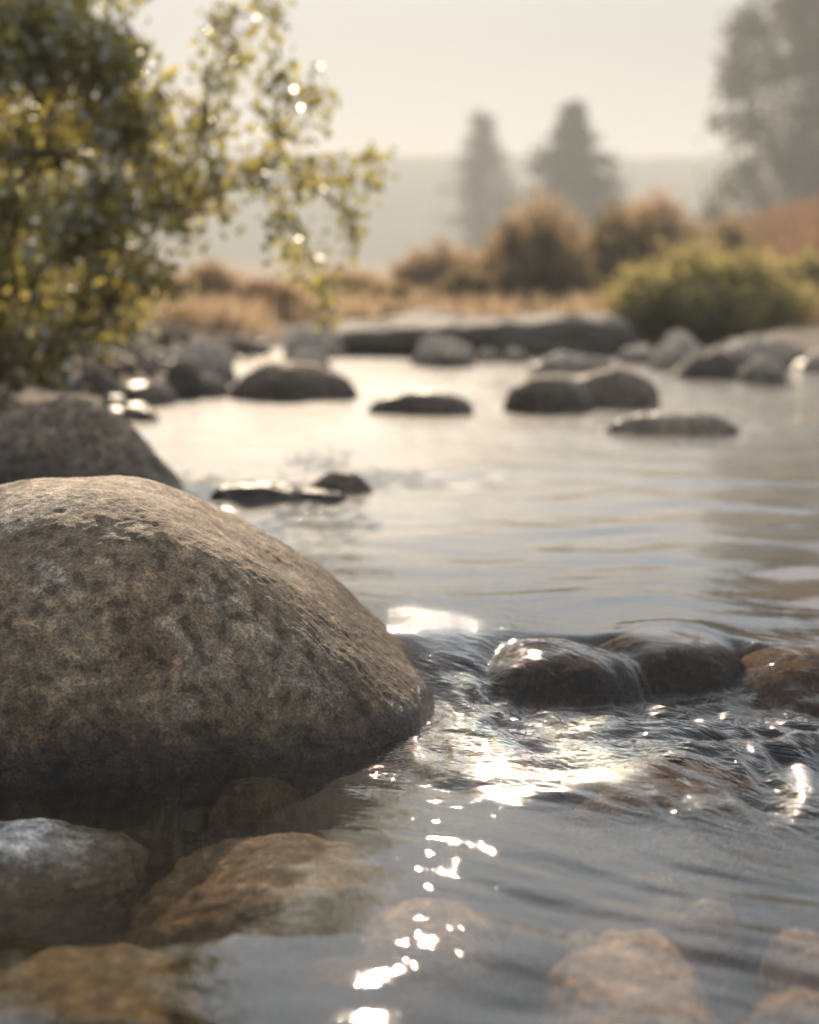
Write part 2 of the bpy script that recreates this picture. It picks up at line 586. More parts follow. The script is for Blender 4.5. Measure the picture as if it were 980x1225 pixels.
stone_at('pebble', 'tiny sandy pebble under the flat rippled water farthest from the bottom edge', 'pebble', 795, 832, 1052, 1070, -0.008, M_SAND, 13, 0.14, 30)
stone_at('stone', 'faint pinkish slab under bright water right of the amber stone', 'stone', 425, 602, 1072, 1142, -0.008, M_SAND, 14, 0.10, 50)
stone_at('stone', 'faint submerged slab at the bottom centre between ochre and sandy stones', 'stone', 330, 560, 1130, 1205, -0.03, M_OCHRE, 15, 0.10, 50)
stone_at('stone', 'brownish stone under the calm water behind the riffle at the right edge', 'stone', 905, 1060, 664, 745, UP_LEVEL - 0.03, M_WETB, 16, 0.10, 50)

# --- stones of the riffle, with water running over them
RIFFLE_FILM = []


def riffle_stone(label, cx, cy, rx, ry, top, mat, seed, zc=-0.04, film=0.006, rough=0.06, base_drop=0.0):
    P, F = rock_mesh(rx, ry, top - zc, seed, rough, 70, 0, 1, 2.4)
    o = mesh_object('stone', P, F, mat)
    o.location = (cx, cy, zc)
    tag(o, label, 'stone', 'stones of the riffle')
    if top > 0.05:
        RIFFLE_FILM.append((P + np.array([cx, cy, zc]), F))


riffle_stone('dark wet rounded stone at the lip of the riffle right of the large boulder', 0.300, 3.075, 0.16, 0.15, 0.093, M_WET, 21)
riffle_stone('smooth dark stone sheeted with glassy water behind the rounded wet stone', 0.515, 3.18, 0.175, 0.17, 0.094, M_WET, 22)
riffle_stone('broad brown stone under pouring water at the right end of the riffle', 0.84, 3.13, 0.22, 0.17, 0.080, M_WETB, 23)
riffle_stone('tan stone just under the broken water below the riffle', 0.42, 2.46, 0.17, 0.085, 0.012, M_SAND, 24, -0.07, 0.012)
riffle_stone('brown wet stone beside the right edge at the foot of the riffle', 1.03, 2.98, 0.14, 0.13, 0.072, M_WETB, 25)

# --- stones of the middle distance (left bank side)
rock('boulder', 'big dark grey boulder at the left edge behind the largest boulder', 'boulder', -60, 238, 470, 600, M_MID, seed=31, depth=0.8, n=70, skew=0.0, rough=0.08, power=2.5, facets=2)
rock('rock', 'low wet rock with sparkling water washing over it behind the largest boulder', 'rock', 236, 420, 578, 604, M_MIDDARK, seed=32, depth=0.5, rough=0.14)
rock('rock', 'small dark rock joined to the right of the sparkling wet rock', 'rock', 365, 458, 564, 590, M_MID, seed=33, depth=0.6)
rock('rock', 'dark rock under the leafy tree at the left edge', 'rock', -40, 100, 418, 500, M_MIDDARK, seed=34, depth=0.9, n=50)
rock('rock', 'dark shaded rock between the leafy tree and the big grey boulder', 'rock', 60, 160, 440, 492, M_MIDDARK, seed=35, depth=0.9)
rock('rock', 'brown rock beneath the lowest branches of the leafy tree', 'rock', 85, 195, 415, 466, M_MIDDARK, seed=36)
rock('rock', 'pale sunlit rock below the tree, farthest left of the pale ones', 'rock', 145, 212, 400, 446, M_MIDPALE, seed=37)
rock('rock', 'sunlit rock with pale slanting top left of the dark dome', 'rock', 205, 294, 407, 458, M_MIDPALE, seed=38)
rock('rock', 'dark rock below the pale slanting rock at the left shore', 'rock', 188, 248, 430, 476, M_MIDDARK, seed=39)
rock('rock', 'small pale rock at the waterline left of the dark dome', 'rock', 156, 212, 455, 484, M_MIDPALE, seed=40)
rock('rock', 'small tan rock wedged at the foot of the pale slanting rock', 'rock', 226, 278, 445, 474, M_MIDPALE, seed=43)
rock('rock', 'dark domed rock standing in the water left of centre', 'rock', 268, 430, 432, 479, M_MID, seed=41, depth=0.7, n=50, rough=0.07)
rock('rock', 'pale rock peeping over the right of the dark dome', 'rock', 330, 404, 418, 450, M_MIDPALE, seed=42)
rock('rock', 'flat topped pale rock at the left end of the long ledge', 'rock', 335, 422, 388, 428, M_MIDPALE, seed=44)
rock('rock', 'low dark rock awash in mid river left of the double hump', 'rock', 436, 568, 467, 496, M_MID, seed=45, depth=0.5, rough=0.08)
rock('rock', 'rounded front hump of the pair in mid river', 'rock', 598, 712, 447, 493, M_MID, seed=46, depth=0.8, n=50, rough=0.07)
rock('rock', 'larger rear hump of the pair in mid river sloping down to the right', 'rock', 622, 790, 440, 488, M_MID, seed=47, depth=0.6, n=50, rough=0.07)
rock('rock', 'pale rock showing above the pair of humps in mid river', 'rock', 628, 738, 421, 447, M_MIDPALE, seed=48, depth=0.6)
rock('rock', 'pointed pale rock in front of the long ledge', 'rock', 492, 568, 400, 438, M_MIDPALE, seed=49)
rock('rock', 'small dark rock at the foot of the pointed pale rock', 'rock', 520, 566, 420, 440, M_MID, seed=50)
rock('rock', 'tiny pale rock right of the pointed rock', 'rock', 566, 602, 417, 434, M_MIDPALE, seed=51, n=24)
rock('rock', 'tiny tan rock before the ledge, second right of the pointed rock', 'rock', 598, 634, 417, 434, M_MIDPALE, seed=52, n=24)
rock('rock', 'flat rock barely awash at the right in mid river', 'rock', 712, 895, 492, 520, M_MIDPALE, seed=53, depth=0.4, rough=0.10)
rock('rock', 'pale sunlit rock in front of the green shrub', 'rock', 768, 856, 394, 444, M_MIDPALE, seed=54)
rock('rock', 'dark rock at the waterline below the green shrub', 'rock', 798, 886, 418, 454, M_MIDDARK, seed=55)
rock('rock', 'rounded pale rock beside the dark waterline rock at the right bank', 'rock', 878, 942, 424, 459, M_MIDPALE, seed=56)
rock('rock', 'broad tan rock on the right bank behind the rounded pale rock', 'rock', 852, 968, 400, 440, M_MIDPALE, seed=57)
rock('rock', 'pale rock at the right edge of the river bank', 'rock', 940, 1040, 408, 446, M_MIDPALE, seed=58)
rock('rock', 'small tan rock between the green shrub and the pale sunlit rock', 'rock', 735, 790, 412, 436, M_MIDPALE, seed=59)


def ledge():
    x0, yb = ground(390, 427, UP_LEVEL)
    V, F = icosphere(60)
    pw = 4.0
    r = (np.abs(V[:, 0]) ** pw + np.abs(V[:, 1]) ** pw + np.abs(V[:, 2]) ** pw) ** (-1 / pw)
    P = V * r[:, None] * np.array([1.45, 0.9, 0.36])
    P[:, 2] *= 1 + 0.16 * (P[:, 0] / 1.75)
    P = P + V * (fbm3(P * np.array([1.2, 1.5, 3.0]), 4, 91) * 0.10)[:, None]
    o = mesh_object('rock_ledge', P, F, M_MID)
    o.location = ((566 - 490) / FPX * (yb + 0.9), yb + 0.95, UP_LEVEL - 0.02)
    o.data.materials[0] = M_MIDDARK
    tag(o, 'long low grey rock ledge along the far shore', 'rock ledge')


ledge()

# ------------------------------------------------------------------ water
def film_height(X, Y):
    """Height of the water sheet over the riffle stones, from their real shapes."""
    step = 0.006
    gx = np.arange(-0.05, 1.25, step)
    gy = np.arange(2.75, 3.6, step)
    H = np.full((len(gy), len(gx)), -0.3)
    for (P, F) in RIFFLE_FILM:
        bvh = BVHTree.FromPolygons(P.tolist(), F.tolist())
        x0, x1, y0, y1 = P[:, 0].min(), P[:, 0].max(), P[:, 1].min(), P[:, 1].max()
        for j in np.where((gy > y0) & (gy < y1))[0]:
            for i in np.where((gx > x0) & (gx < x1))[0]:
                hit = bvh.ray_cast(Vector((gx[i], gy[j], 2.0)), Vector((0, 0, -1)))[0]
                if hit is not None:
                    H[j, i] = max(H[j, i], hit.z)
    H = np.maximum(H, -0.06)
    D = H.copy()                                  # grow outwards so that the sheet clears the stone, then smooth
    for _ in range(2):
        Q = np.pad(D, 1, mode='edge')
        D = np.max([Q[a:a + D.shape[0], b:b + D.shape[1]] for a in (0, 1, 2) for b in (0, 1, 2)], axis=0)
    for _ in range(4):
        Q = np.pad(D, 1, mode='edge')
        D = np.mean([Q[a:a + D.shape[0], b:b + D.shape[1]] for a in (0, 1, 2) for b in (0, 1, 2)], axis=0)
    fx = np.clip((X - gx[0]) / step, 0, len(gx) - 1.001)
    fy = np.clip((Y - gy[0]) / step, 0, len(gy) - 1.001)
    i, j = fx.astype(int), fy.astype(int)
    a, b = fx - i, fy - j
    z = D[j, i] * (1 - a) * (1 - b) + D[j, i + 1] * a * (1 - b) + D[j + 1, i] * (1 - a) * b + D[j + 1, i + 1] * a * b
    inside = (X > gx[0]) & (X < gx[-1]) & (Y > gy[0]) & (Y < gy[-1])
    return np.where(inside, z + 0.006, -0.06)


def water():
    nr, nc = 900, 800
    ymin, ymax = 0.9, 26.0
    inv = np.linspace(1 / ymin, 1 / ymax, nr)
    Yr = 1 / inv
    u = np.linspace(-1, 1, nc)
    Y = np.repeat(Yr[:, None], nc, 1)
    X = u[None, :] * (Y * 0.40 + 0.35)
    # water level: the step of the riffle
    wob = noise2(X * 2.7 + 0.4, Y * 0.5, 5) * 0.13 * sstep(0.15, 0.4, X)
    lip = 3.10 + wob
    chute = np.exp(-((X - 0.10) / 0.09) ** 2)
    width = 0.12 + 0.10 * chute + 0.06 * noise2(X * 4.0, Y * 0, 29)
    lip = lip - 0.06 * chute - 0.05 * sstep(0.36, 0.5, X) - 0.11 * sstep(0.58, 0.74, X)
    step = sstep(-1, 1, (Y - lip) / width)
    Z = UP_LEVEL * step
    # thin sheets of water riding over the riffle stones
    zs = film_height(X, Y)
    k = 0.010
    m = np.maximum(Z, zs)
    Z = m + k * np.log(np.exp((Z - m) / k) + np.exp((zs - m) / k))
    # hump below the riffle
    hx, hy = X - 0.42, Y - 2.45
    Z = Z + 0.034 * np.exp(-((hx * 0.8 + hy * 0.6) / 0.20) ** 2 - ((-hx * 0.6 + hy * 0.8) / 0.09) ** 2)
    hx, hy = X - 0.66, Y - 2.55
    Z = Z + 0.03 * np.exp(-(hx / 0.10) ** 2 - (hy / 0.07) ** 2)
    Z = Z - 0.02 * np.exp(-((X - 0.55) / 0.10) ** 2 - ((Y - 2.66) / 0.05) ** 2)

    # the current stands a little higher than the sheltered pool
    Z = Z + (1 - sstep(2.6, 3.0, Y)) * (0.020 * sstep(-0.28, 0.26, X - 0.25 * (Y - 2.2)) + 0.030 * np.clip(2.7 - Y, 0, 0.9))
    # zones
    down = 1 - sstep(2.95, 3.2, Y)
    turb = sstep(2.26, 2.44, Y + 0.45 * X - 0.05) * down * sstep(-0.05, 0.12, X)         # broken water below the riffle
    pool = sstep(0.05, -0.25, X + 0.25 * (2.6 - Y)) * down                                # sheltered pool by the boulder
    pool = sstep(0.0, 1.0, (0.10 - X - 0.3 * (Y - 2.1)) / 0.3) * down
    front = down * (1 - turb)
    up = 1 - down
    # warp
    wx = noise2(X * 2.2, Y * 2.2, 31) * 0.10
    wy = noise2(X * 2.2 + 9, Y * 2.2, 32) * 0.10
    Xw, Yw = X + wx, Y + wy
    # current-aligned axes below the riffle
    ca, sa = math.cos(R(-40)), math.sin(R(-40))
    S = Xw * ca + Yw * sa
    T = -Xw * sa + Yw * ca
    w = np.zeros_like(Z)
    # calm foreground swell
    w += front * (0.0024 * noise2(Xw * 3.0, Yw * 6.0, 1) + 0.0007 * noise2(Xw * 7.5, Yw * 15, 2)) * (1 - 0.85 * pool) + pool * 0.0011 * noise2(X * 1.9 + 3, Y * 11, 25)
    w += front * (1 - 0.9 * pool) * (0.0026 * noise2(S * 4, T * 20, 12) + 0.0058 * noise2(S * 2.4, T * 8.5, 22))
    # streaks along the shear line
    shear = np.exp(-((T - (-0.05 * ca + 2.72 * ca)) / 0.14) ** 2)
    w += down * (1 - 0.9 * pool) * shear * 0.0030 * noise2(S * 4.5, T * 26, 3)
    # broken water
    rid = 1 - 2 * np.sqrt(noise2(S * 8 + 3, T * 15, 4) ** 2 + 0.012)
    rid2 = 1 - 2 * np.sqrt(noise2(S * 15, T * 28, 6) ** 2 + 0.02)
    w += turb * (0.0105 * rid + 0.0042 * rid2 + 0.0120 * noise2(S * 4.2, T * 8.5, 7) + 0.0007 * noise2(S * 36, T * 60, 8))
    # upstream: low swell, gradually choppier with distance
    far = sstep(4.5, 9.0, Y)
    mid = up * (1 - far)
    slope_damp = sstep(3.1, 3.6, Y)
    w += up * slope_damp * (1 - far) * (0.0070 * noise2(X * 1.1, Y * 2.0, 28) + 0.0075 * noise2(Xw * 2.0, Yw * 3.6, 9) + 0.0032 * noise2(Xw * 4.0, Yw * 9.0, 10) + 0.0006 * noise2(X * 13, Y * 19, 11))
    spark = np.exp(-((X + 0.50) / 0.26) ** 2 - ((Y - 5.1) / 0.40) ** 2) + 0.7 * np.exp(-((X - 0.22) / 0.16) ** 2 - ((Y - 5.7) / 0.3) ** 2)
    spark = np.clip(spark + np.exp(-((X - 1.25) / 0.5) ** 2 - ((Y - 7.6) / 0.4) ** 2), 0, 1)
    w += spark * (0.020 * noise2(X * 5, Y * 5, 19) + 0.011 * noise2(X * 11, Y * 11, 20))
    w += far * (0.009 * noise2(X * 1.3, Y * 1.7, 13) + 0.006 * noise2(X * 3.4, Y * 4.4, 14) + 0.0028 * noise2(X * 8.5, Y * 9.5, 15) + 0.0010 * noise2(X * 18, Y * 18, 21))
    # glassy flow lines over the lip
    lipm = np.exp(-((Y - 3.17) / 0.16) ** 2)
    w += lipm * 0.0030 * noise2(X * 17 + 2 * noise2(X * 3, Y * 3, 18), Y * 3.0, 16)
    Z = Z + w
    glassy = np.exp(-((X - 0.06) / 0.20) ** 2 - ((Y - 3.1) / 0.40) ** 2)
    chop = np.clip(0.06 + 0.10 * front * (1 - pool) + 0.42 * turb + 0.14 * far + 0.03 * mid + 0.10 * spark - 0.02 * pool + 0.30 * shear * down * (1 - pool) + 0.30 * glassy, 0, 1)
    V = np.stack([X, Y, Z], -1).reshape(-1, 3)
    idx = np.arange(nr * nc).reshape(nr, nc)
    F = np.stack([idx[:-1, :-1], idx[:-1, 1:], idx[1:, 1:], idx[1:, :-1]], -1).reshape(-1, 4)
    o = mesh_object('river_water', V, F, water_material(), attr={'chop': chop.ravel(), 'sheen': (0.085 * mid * sstep(3.2, 5.0, Y) + 0.13 * far + 0.02 * front * (1 - pool)).ravel()})
    tag(o, 'clear rippling river flowing over the stones', 'river', kind='structure')


water()

# ------------------------------------------------------------------ ground: bed and banks in one sheet
def bank_height(X, Y):
    left = -1.15 - 0.10 * np.maximum(0, 6 - Y) * 3.0 - 0.02 * Y
    left = np.where(Y > 12, left + (Y - 12) * 0.10, left)
    right = 2.3 + np.maximum(0, 13.5 - Y) * 0.55 + np.maximum(0, Y - 15) * 0.5
    far = 16.6 + 0.12 * X
    n = noise2(X * 0.8, Y * 0.8, 71) * 0.4
    d = np.maximum(np.maximum(left - X, X - right), Y - far) + n
    h = -0.34 + 0.62 * sstep(-0.9, 0.9, d)
    h = h + np.clip(d - 0.5, 0, 200) * 0.012
    # the heath slope rising on the right
    h = h + 2.1 * sstep(5.0, 13, X - (Y - 24) * 0.06) * sstep(17, 30, Y)
    h = h + noise2(X * 3, Y * 3, 72) * 0.03 + noise2(X * 9, Y * 9, 73) * 0.012 * sstep(60, 20, Y)
    h = h + noise2(X * 0.2, Y * 0.2, 74) * 0.25 * sstep(17, 40, Y)
    return h


def ground_sheet():
    nr, nc = 300, 240
    Yr = np.concatenate([np.linspace(-3, 1.2, 12), 1 / np.linspace(1 / 1.3, 1 / 780, nr)])
    u = np.linspace(-1, 1, nc)
    u = np.sign(u) * np.abs(u) ** 1.25
    Y = np.repeat(Yr[:, None], nc, 1)
    X = u[None, :] * (np.maximum(Y, 0) * 0.9 + 3.0)
    Z = bank_height(X, Y)
    V = np.stack([X, Y, Z], -1).reshape(-1, 3)
    nr = len(Yr)
    idx = np.arange(nr * nc).reshape(nr, nc)
    F = np.stack([idx[:-1, :-1], idx[:-1, 1:], idx[1:, 1:], idx[1:, :-1]], -1).reshape(-1, 4)
    o = mesh_object('ground', V, F, ground_material())
    tag(o, 'brown stony river bed and banks', 'ground', kind='structure')


ground_sheet()


def hills():
    nx, ny = 420, 50
    x = np.linspace(-700, 700, nx)
    y = np.linspace(430, 640, ny)
    X, Y = np.meshgrid(x, y)
    prof = np.sin(np.clip((Y - 430) / 170, 0, 1) * math.pi / 2) ** 1.2
    H = 43.0 + 9.0 * noise2(X * 0.008, Y * 0.0, 81) + 2.4 * noise2(X * 0.035, Y * 0.02, 82) + 0.015 * X
    Z = prof * H + prof * (2.2 * noise2(X * 0.14, Y * 0.14, 83)) - 0.5
    V = np.stack([X, Y, Z], -1).reshape(-1, 3)
    idx = np.arange(nx * ny).reshape(ny, nx)
    F = np.stack([idx[:-1, :-1], idx[:-1, 1:], idx[1:, 1:], idx[1:, :-1]], -1).reshape(-1, 4)
    o = mesh_object('hills', V, F, hill_material())
    tag(o, 'hazy wooded ridge across the horizon', 'hills', kind='structure')


hills()


# ------------------------------------------------------------------ vegetation
def tubes(paths, sides=7):
    """paths: list of (points, radii) -> verts, quads."""
    V, F, base = [], [], 0
    for pts, rad in paths:
        pts = np.asarray(pts, float)
        n = len(pts)
        tan = np.gradient(pts, axis=0)
        tan /= np.linalg.norm(tan, axis=1, keepdims=True) + 1e-9
        ref = np.array([0.31, 0.17, 0.93]) if abs(tan[0][2]) < 0.9 else np.array([1.0, 0.1, 0])
        a = np.cross(tan, ref)
        a /= np.linalg.norm(a, axis=1, keepdims=True) + 1e-9
        b = np.cross(tan, a)
        th = np.linspace(0, 2 * math.pi, sides, endpoint=False)
        ring = pts[:, None] + np.asarray(rad)[:, None, None] * (np.cos(th)[None, :, None] * a[:, None] + np.sin(th)[None, :, None] * b[:, None])
        V.append(ring.reshape(-1, 3))
        for i in range(n - 1):
            for j in range(sides):
                k = (j + 1) % sides
                F.append((base + i * sides + j, base + i * sides + k, base + (i + 1) * sides + k, base + (i + 1) * sides + j))
        base += n * sides
    return np.concatenate(V), np.array(F)


def leaves(C, L, W, droop=0.0, tint=None, dirs=None, rng=RNG):
    """Leaf blades (4 triangles-wide lozenges with a fold) at points C."""
    n = len(C)
    if dirs is None:
        dirs = rng.normal(size=(n, 3))
        dirs[:, 2] -= droop
    d = dirs / (np.linalg.norm(dirs, axis=1, keepdims=True) + 1e-9)
    s = np.cross(d, rng.normal(size=(n, 3)))
    s /= np.linalg.norm(s, axis=1, keepdims=True) + 1e-9
    nn = np.cross(d, s)
    l = L * rng.uniform(0.6, 1.3, n)[:, None]
    w = W * rng.uniform(0.7, 1.3, n)[:, None]
    v0 = C
    v1 = C + d * l * 0.45 + s * w * 0.5 + nn * w * 0.18
    v2 = C + d * l
    v3 = C + d * l * 0.45 - s * w * 0.5 + nn * w * 0.18
    V = np.stack([v0, v1, v2, v3], 1).reshape(-1, 3)
    F = np.arange(n * 4).reshape(n, 4)
    t = rng.uniform(0, 1, n) if tint is None else tint
    return V, F, np.repeat(t, 4)


M_LEAF = leaf_material('alder_leaves', (0.085, 0.082, 0.034), (0.24, 0.215, 0.085), 0.68, 0.26, 0.13, (3.3, 3.1, 1.9))
M_LEAF_FAR = leaf_material('far_leaves', (0.035, 0.040, 0.018), (0.10, 0.095, 0.042), 0.4, 0.5, 0.03)
M_NEEDLE = leaf_material('conifer_needles', (0.022, 0.032, 0.018), (0.06, 0.068, 0.034), 0.25, 0.6, 0.02)
M_SHRUB = leaf_material('shrub_leaves', (0.10, 0.095, 0.048), (0.25, 0.22, 0.115), 0.7, 0.5, 0.04, (2.5, 2.35, 1.7))
M_BUSH = leaf_material('heath_leaves', (0.10, 0.08, 0.048), (0.28, 0.22, 0.14), 0.45, 0.6, 0.03)
M_RED = leaf_material('russet_heath', (0.12, 0.075, 0.052), (0.28, 0.185, 0.13), 0.4, 0.7, 0.02)
M_GRASS = leaf_material('dry_grass', (0.17, 0.13, 0.095), (0.36, 0.285, 0.21), 0.6, 0.6, 0.03)


def limb(p0, p1, r0, r1, sag=0.0, n=8, wig=0.05, rng=RNG):
    p0, p1 = np.array(p0, float), np.array(p1, float)
    t = np.linspace(0, 1, n)[:, None]
    p = p0 + (p1 - p0) * t
    ln = np.linalg.norm(p1 - p0)
    w = rng.normal(size=(n, 3)) * wig * ln * np.sin(t * math.pi)
    p = p + w
    p[:, 2] -= sag * (t[:, 0] ** 2) * ln
    return p, np.linspace(r0, r1, n)


def left_tree():
    """Leafy tree on the left bank, boughs reaching over the water."""
    rng = np.random.default_rng(5)
    root = empty('leafy_tree', (-2.15, 8.2, 0.15))
    tag(root, 'leafy green tree leaning over the rocks of the left bank, backlit', 'tree')
    o0 = np.array(root.location)
    trunk, tr = limb((0, 0, -0.2), (0.1, 0.1, 4.2), 0.11, 0.03, 0, 12, 0.03, rng)
    v, f = tubes([(trunk, tr)], 10)
    mesh_object('trunk', v, f, M_BARK, root)
    # target clusters in photo pixels: (u, v, radius px, density)
    blobs = [(-60, 60, 120, 1.3), (50, 50, 110, 1.4), (130, 60, 80, 1.0), (40, 170, 110, 1.5), (150, 150, 100, 1.3), (-60, 220, 120, 1.3), (240, 150, 55, 0.45),
             (100, 260, 105, 1.5), (200, 230, 75, 1.0), (10, 330, 100, 1.4), (120, 350, 85, 1.3), (185, 330, 50, 0.7), (60, 400, 60, 1.0), (-60, 380, 90, 1.2),
             (260, 225, 50, 0.5), (310, 200, 45, 0.35), (330, 160, 40, 0.22), (360, 215, 30, 0.25), (400, 205, 30, 0.10), (345, 260, 30, 0.16), (290, 60, 30, 0.12), (270, 25, 35, 0.2),
             (318, 8, 26, 0.10), (250, 90, 26, 0.15), (340, 90, 30, 0.06), (375, 105, 22, 0.07), (370, 300, 28, 0.18), (380, 335, 22, 0.14), (425, 260, 18, 0.05), (440, 190, 18, 0.07),
             (80, -60, 120, 1.2), (-50, -80, 140, 1.2), (60, -200, 160, 0.8), (-120, 140, 130, 1.1), (-140, 330, 120, 1.0), (160, -75, 40, 0.4), (-100, -220, 160, 0.7)]
    C, T = [], []
    limbs, twigs, hubs = [], [], []
    blobs.sort(key=lambda b: -b[3])
    for (u, v, rp, den) in blobs:
        depth = 7.4 + rng.uniform(-0.5, 0.7)
        x, z = at_depth(u, v, depth)
        c = np.array([x, depth, z])
        r = rp / FPX * depth
        # limb to the cluster
        src = trunk[int(np.clip((z - 0.6) / 4.2 * 11, 1, 10))] + o0
        if den < 0.5 and hubs:                          # outer sprays grow from the nearest bough
            src = min(hubs, key=lambda h: np.linalg.norm(h - c))
        if den > 0.15:
            hubs.append(c)
        p, rr = limb(src, c, 0.026 if den >= 0.5 else 0.009, 0.006 if den >= 0.5 else 0.003, -0.05, 9, 0.035, rng)
        limbs.append((p - o0, rr))
        ns = int(13 * den * (rp / 60) ** 2 + 3)
        for _ in range(ns):
            dirv = rng.normal(size=3)
            dirv /= np.linalg.norm(dirv)
            e = c + dirv * r * rng.uniform(0.25, 1.0) ** 0.6 * np.array([1, 1.1, 1])
            st = c + (e - c) * 0.25
            tp, trr = limb(st, e, 0.004, 0.0015, 0.10, 5, 0.05, rng)
            twigs.append((tp - o0, trr))
            nl = rng.integers(14, 30)
            tt = rng.uniform(0, 1, nl)
            base = st + (e - st) * tt[:, None]
            off = rng.normal(size=(nl, 3)) * 0.045
            pts = base + off
            if den < 0.3:
                pts[:, 2] -= rng.uniform(0, 0.16, nl) * (tt > 0.5)
            C.append(pts)
            T.append(np.clip(rng.normal(0.5, 0.22) + rng.normal(0, 0.18, nl), 0, 1))
    C = np.concatenate(C) - o0
    T = np.concatenate(T)
    V, F, tt = leaves(C, 0.062, 0.036, 0.5, T, rng=rng)
    mesh_object('crown', V, F, M_LEAF, root, smooth=False, attr={'tint': tt})
    for p, rr in limbs[:14]:
        vv, ff = tubes([(p, rr)], 6)
        mesh_object('branch', vv, ff, M_BARK, root)
    vv, ff = tubes(limbs[14:] + twigs, 4)
    mesh_object('twigs', vv, ff, M_BARK, root)


left_tree()


def conifer(label, u, vtop, vbase, wpx, Y, seed, mat=M_NEEDLE, dens=1.0):
    rng = np.random.default_rng(seed)
    x, zt = at_depth(u, vtop, Y)
    zg = float(bank_height(np.array([x]), np.array([Y]))[0])
    root = empty('conifer_tree', (x, Y, zg))
    tag(root, label, 'tree', 'conifers beyond the far bank')
    H = zt - zg
    p, r = limb((0, 0, -0.3), (0, 0, H * 0.99), H * 0.018, 0.02, 0, 10, 0.004, rng)
    v, f = tubes([(p, r)], 8)
    mesh_object('trunk', v, f, M_BARK, root)
    Wm = wpx / FPX * Y * 0.5
    C, D, T, br = [], [], [], []
    nb = int(150 * dens)
    for i in range(nb):
        t = 0.08 + 0.9 * (i / nb)
        z = H * t
        ln = Wm * (1.7 if dens > 1 else 1.35) * (1 - t) ** 0.95 * rng.uniform(0.35, 1.2) * (0.85 + 0.25 * math.sin(t * 40 + seed)) + 0.12
        a = rng.uniform(0, 2 * math.pi)
        dr = np.array([math.cos(a), math.sin(a), rng.uniform(-0.35, 0.05)])
        br.append((np.array([[0, 0, z], dr * ln * 0.5 + [0, 0, z], dr * ln + [0, 0, z - 0.06 * ln]]), np.array([0.03, 0.02, 0.008])))
        nl = int(60 * dens * (0.4 + ln / Wm))
        s = rng.uniform(0.1, 1, nl) ** 0.8
        pts = dr[None] * (ln * s)[:, None] + np.array([0, 0, z]) + rng.normal(size=(nl, 3)) * np.array([0.22, 0.22, 0.13]) * (0.4 * Y / 62 + 0.6 * ln)
        C.append(pts)
        dd = rng.normal(size=(nl, 3)) * 0.7 + dr * 0.8
        dd[:, 2] -= 0.5
        D.append(dd)
        T.append(rng.uniform(0, 1, nl))
    V, F, tt = leaves(np.concatenate(C), 0.34 * Y / 62, 0.12 * Y / 62, 0, np.concatenate(T), np.concatenate(D), rng)
    mesh_object('crown', V, F, mat, root, smooth=False, attr={'tint': tt})
    v, f = tubes(br, 4)
    mesh_object('branches', v, f, M_BARK, root)


conifer('dark dense conifer standing behind the brown bushes of the far bank', 686, 122, 300, 105, 175, 201, dens=1.3)
conifer('thin faint conifer left of the dark dense one', 578, 130, 320, 110, 225, 202, dens=0.6)


def broadleaf(name, label, cat, blobs, Y, mat, trunk_u, seed, leaf=(0.3, 0.2), per=900, yspread=2.5, trunk_r=0.25):
    rng = np.random.default_rng(seed)
    x, _ = at_depth(trunk_u, 300, Y)
    zg = float(bank_height(np.array([x]), np.array([Y]))[0])
    root = empty(name, (x, Y, zg))
    tag(root, label, cat)
    o0 = np.array([x, Y, zg])
    ztop = max(at_depth(b[0], b[1], Y)[1] for b in blobs) - zg
    tp, tr = limb((0, 0, -0.3), (0.3, 0, ztop * 0.9), trunk_r, trunk_r * 0.2, 0, 12, 0.02, rng)
    v, f = tubes([(tp, tr)], 8)
    mesh_object('trunk', v, f, M_BARK, root)
    C, T, limbs = [], [], []
    for (u, vv, rp, den) in blobs:
        dy = rng.uniform(-yspread, yspread)
        xx, zz = at_depth(u, vv, Y)
        c = np.array([xx, Y + dy, zz]) - o0
        r = rp / FPX * Y
        k = int(np.clip((c[2] / ztop) * 9, 1, 10))
        limbs.append(limb(tp[k], c, trunk_r * 0.3, 0.02, -0.05, 7, 0.04, rng))
        nsub = int(10 * den) + 2
        for _ in range(nsub):
            d = rng.normal(size=3)
            d /= np.linalg.norm(d)
            sc = c + d * r * rng.uniform(0.3, 0.95)
            nl = int(per * den / nsub * (rp / 40) ** 2) + 10
            C.append(sc + rng.normal(size=(nl, 3)) * r * 0.26)
            T.append(np.clip(rng.normal(0.5, 0.25) + rng.normal(0, 0.15, nl), 0, 1))
    V, F, tt = leaves(np.concatenate(C), leaf[0], leaf[1], 0.3, np.concatenate(T), rng=rng)
    mesh_object('crown', V, F, mat, root, smooth=False, attr={'tint': tt})
    v, f = tubes(limbs, 5)
    mesh_object('branches', v, f, M_BARK, root)


broadleaf('broadleaf_tree', 'tall hazy broadleaf tree rising over the right bank', 'tree',
          [(950, 20, 45, 1.0), (900, 40, 35, 0.8), (880, 90, 32, 0.7), (935, 90, 45, 0.9), (985, 70, 50, 1), (900, 150, 34, 0.6), (960, 160, 46, 0.9), (1010, 140, 55, 1), (865, 140, 18, 0.3),
           (940, 215, 42, 0.9), (890, 210, 30, 0.5), (990, 220, 50, 1), (870, 240, 34, 0.5), (930, 262, 40, 0.8), (1000, 280, 50, 0.9), (850, 275, 26, 0.4), (930, -40, 45, 0.8),
           (985, -30, 50, 0.9), (1040, 20, 60, 1), (1050, 200, 60, 1), (960, -100, 50, 0.7)], 135, M_LEAF_FAR, 965, 301, (0.72, 0.45), 560)


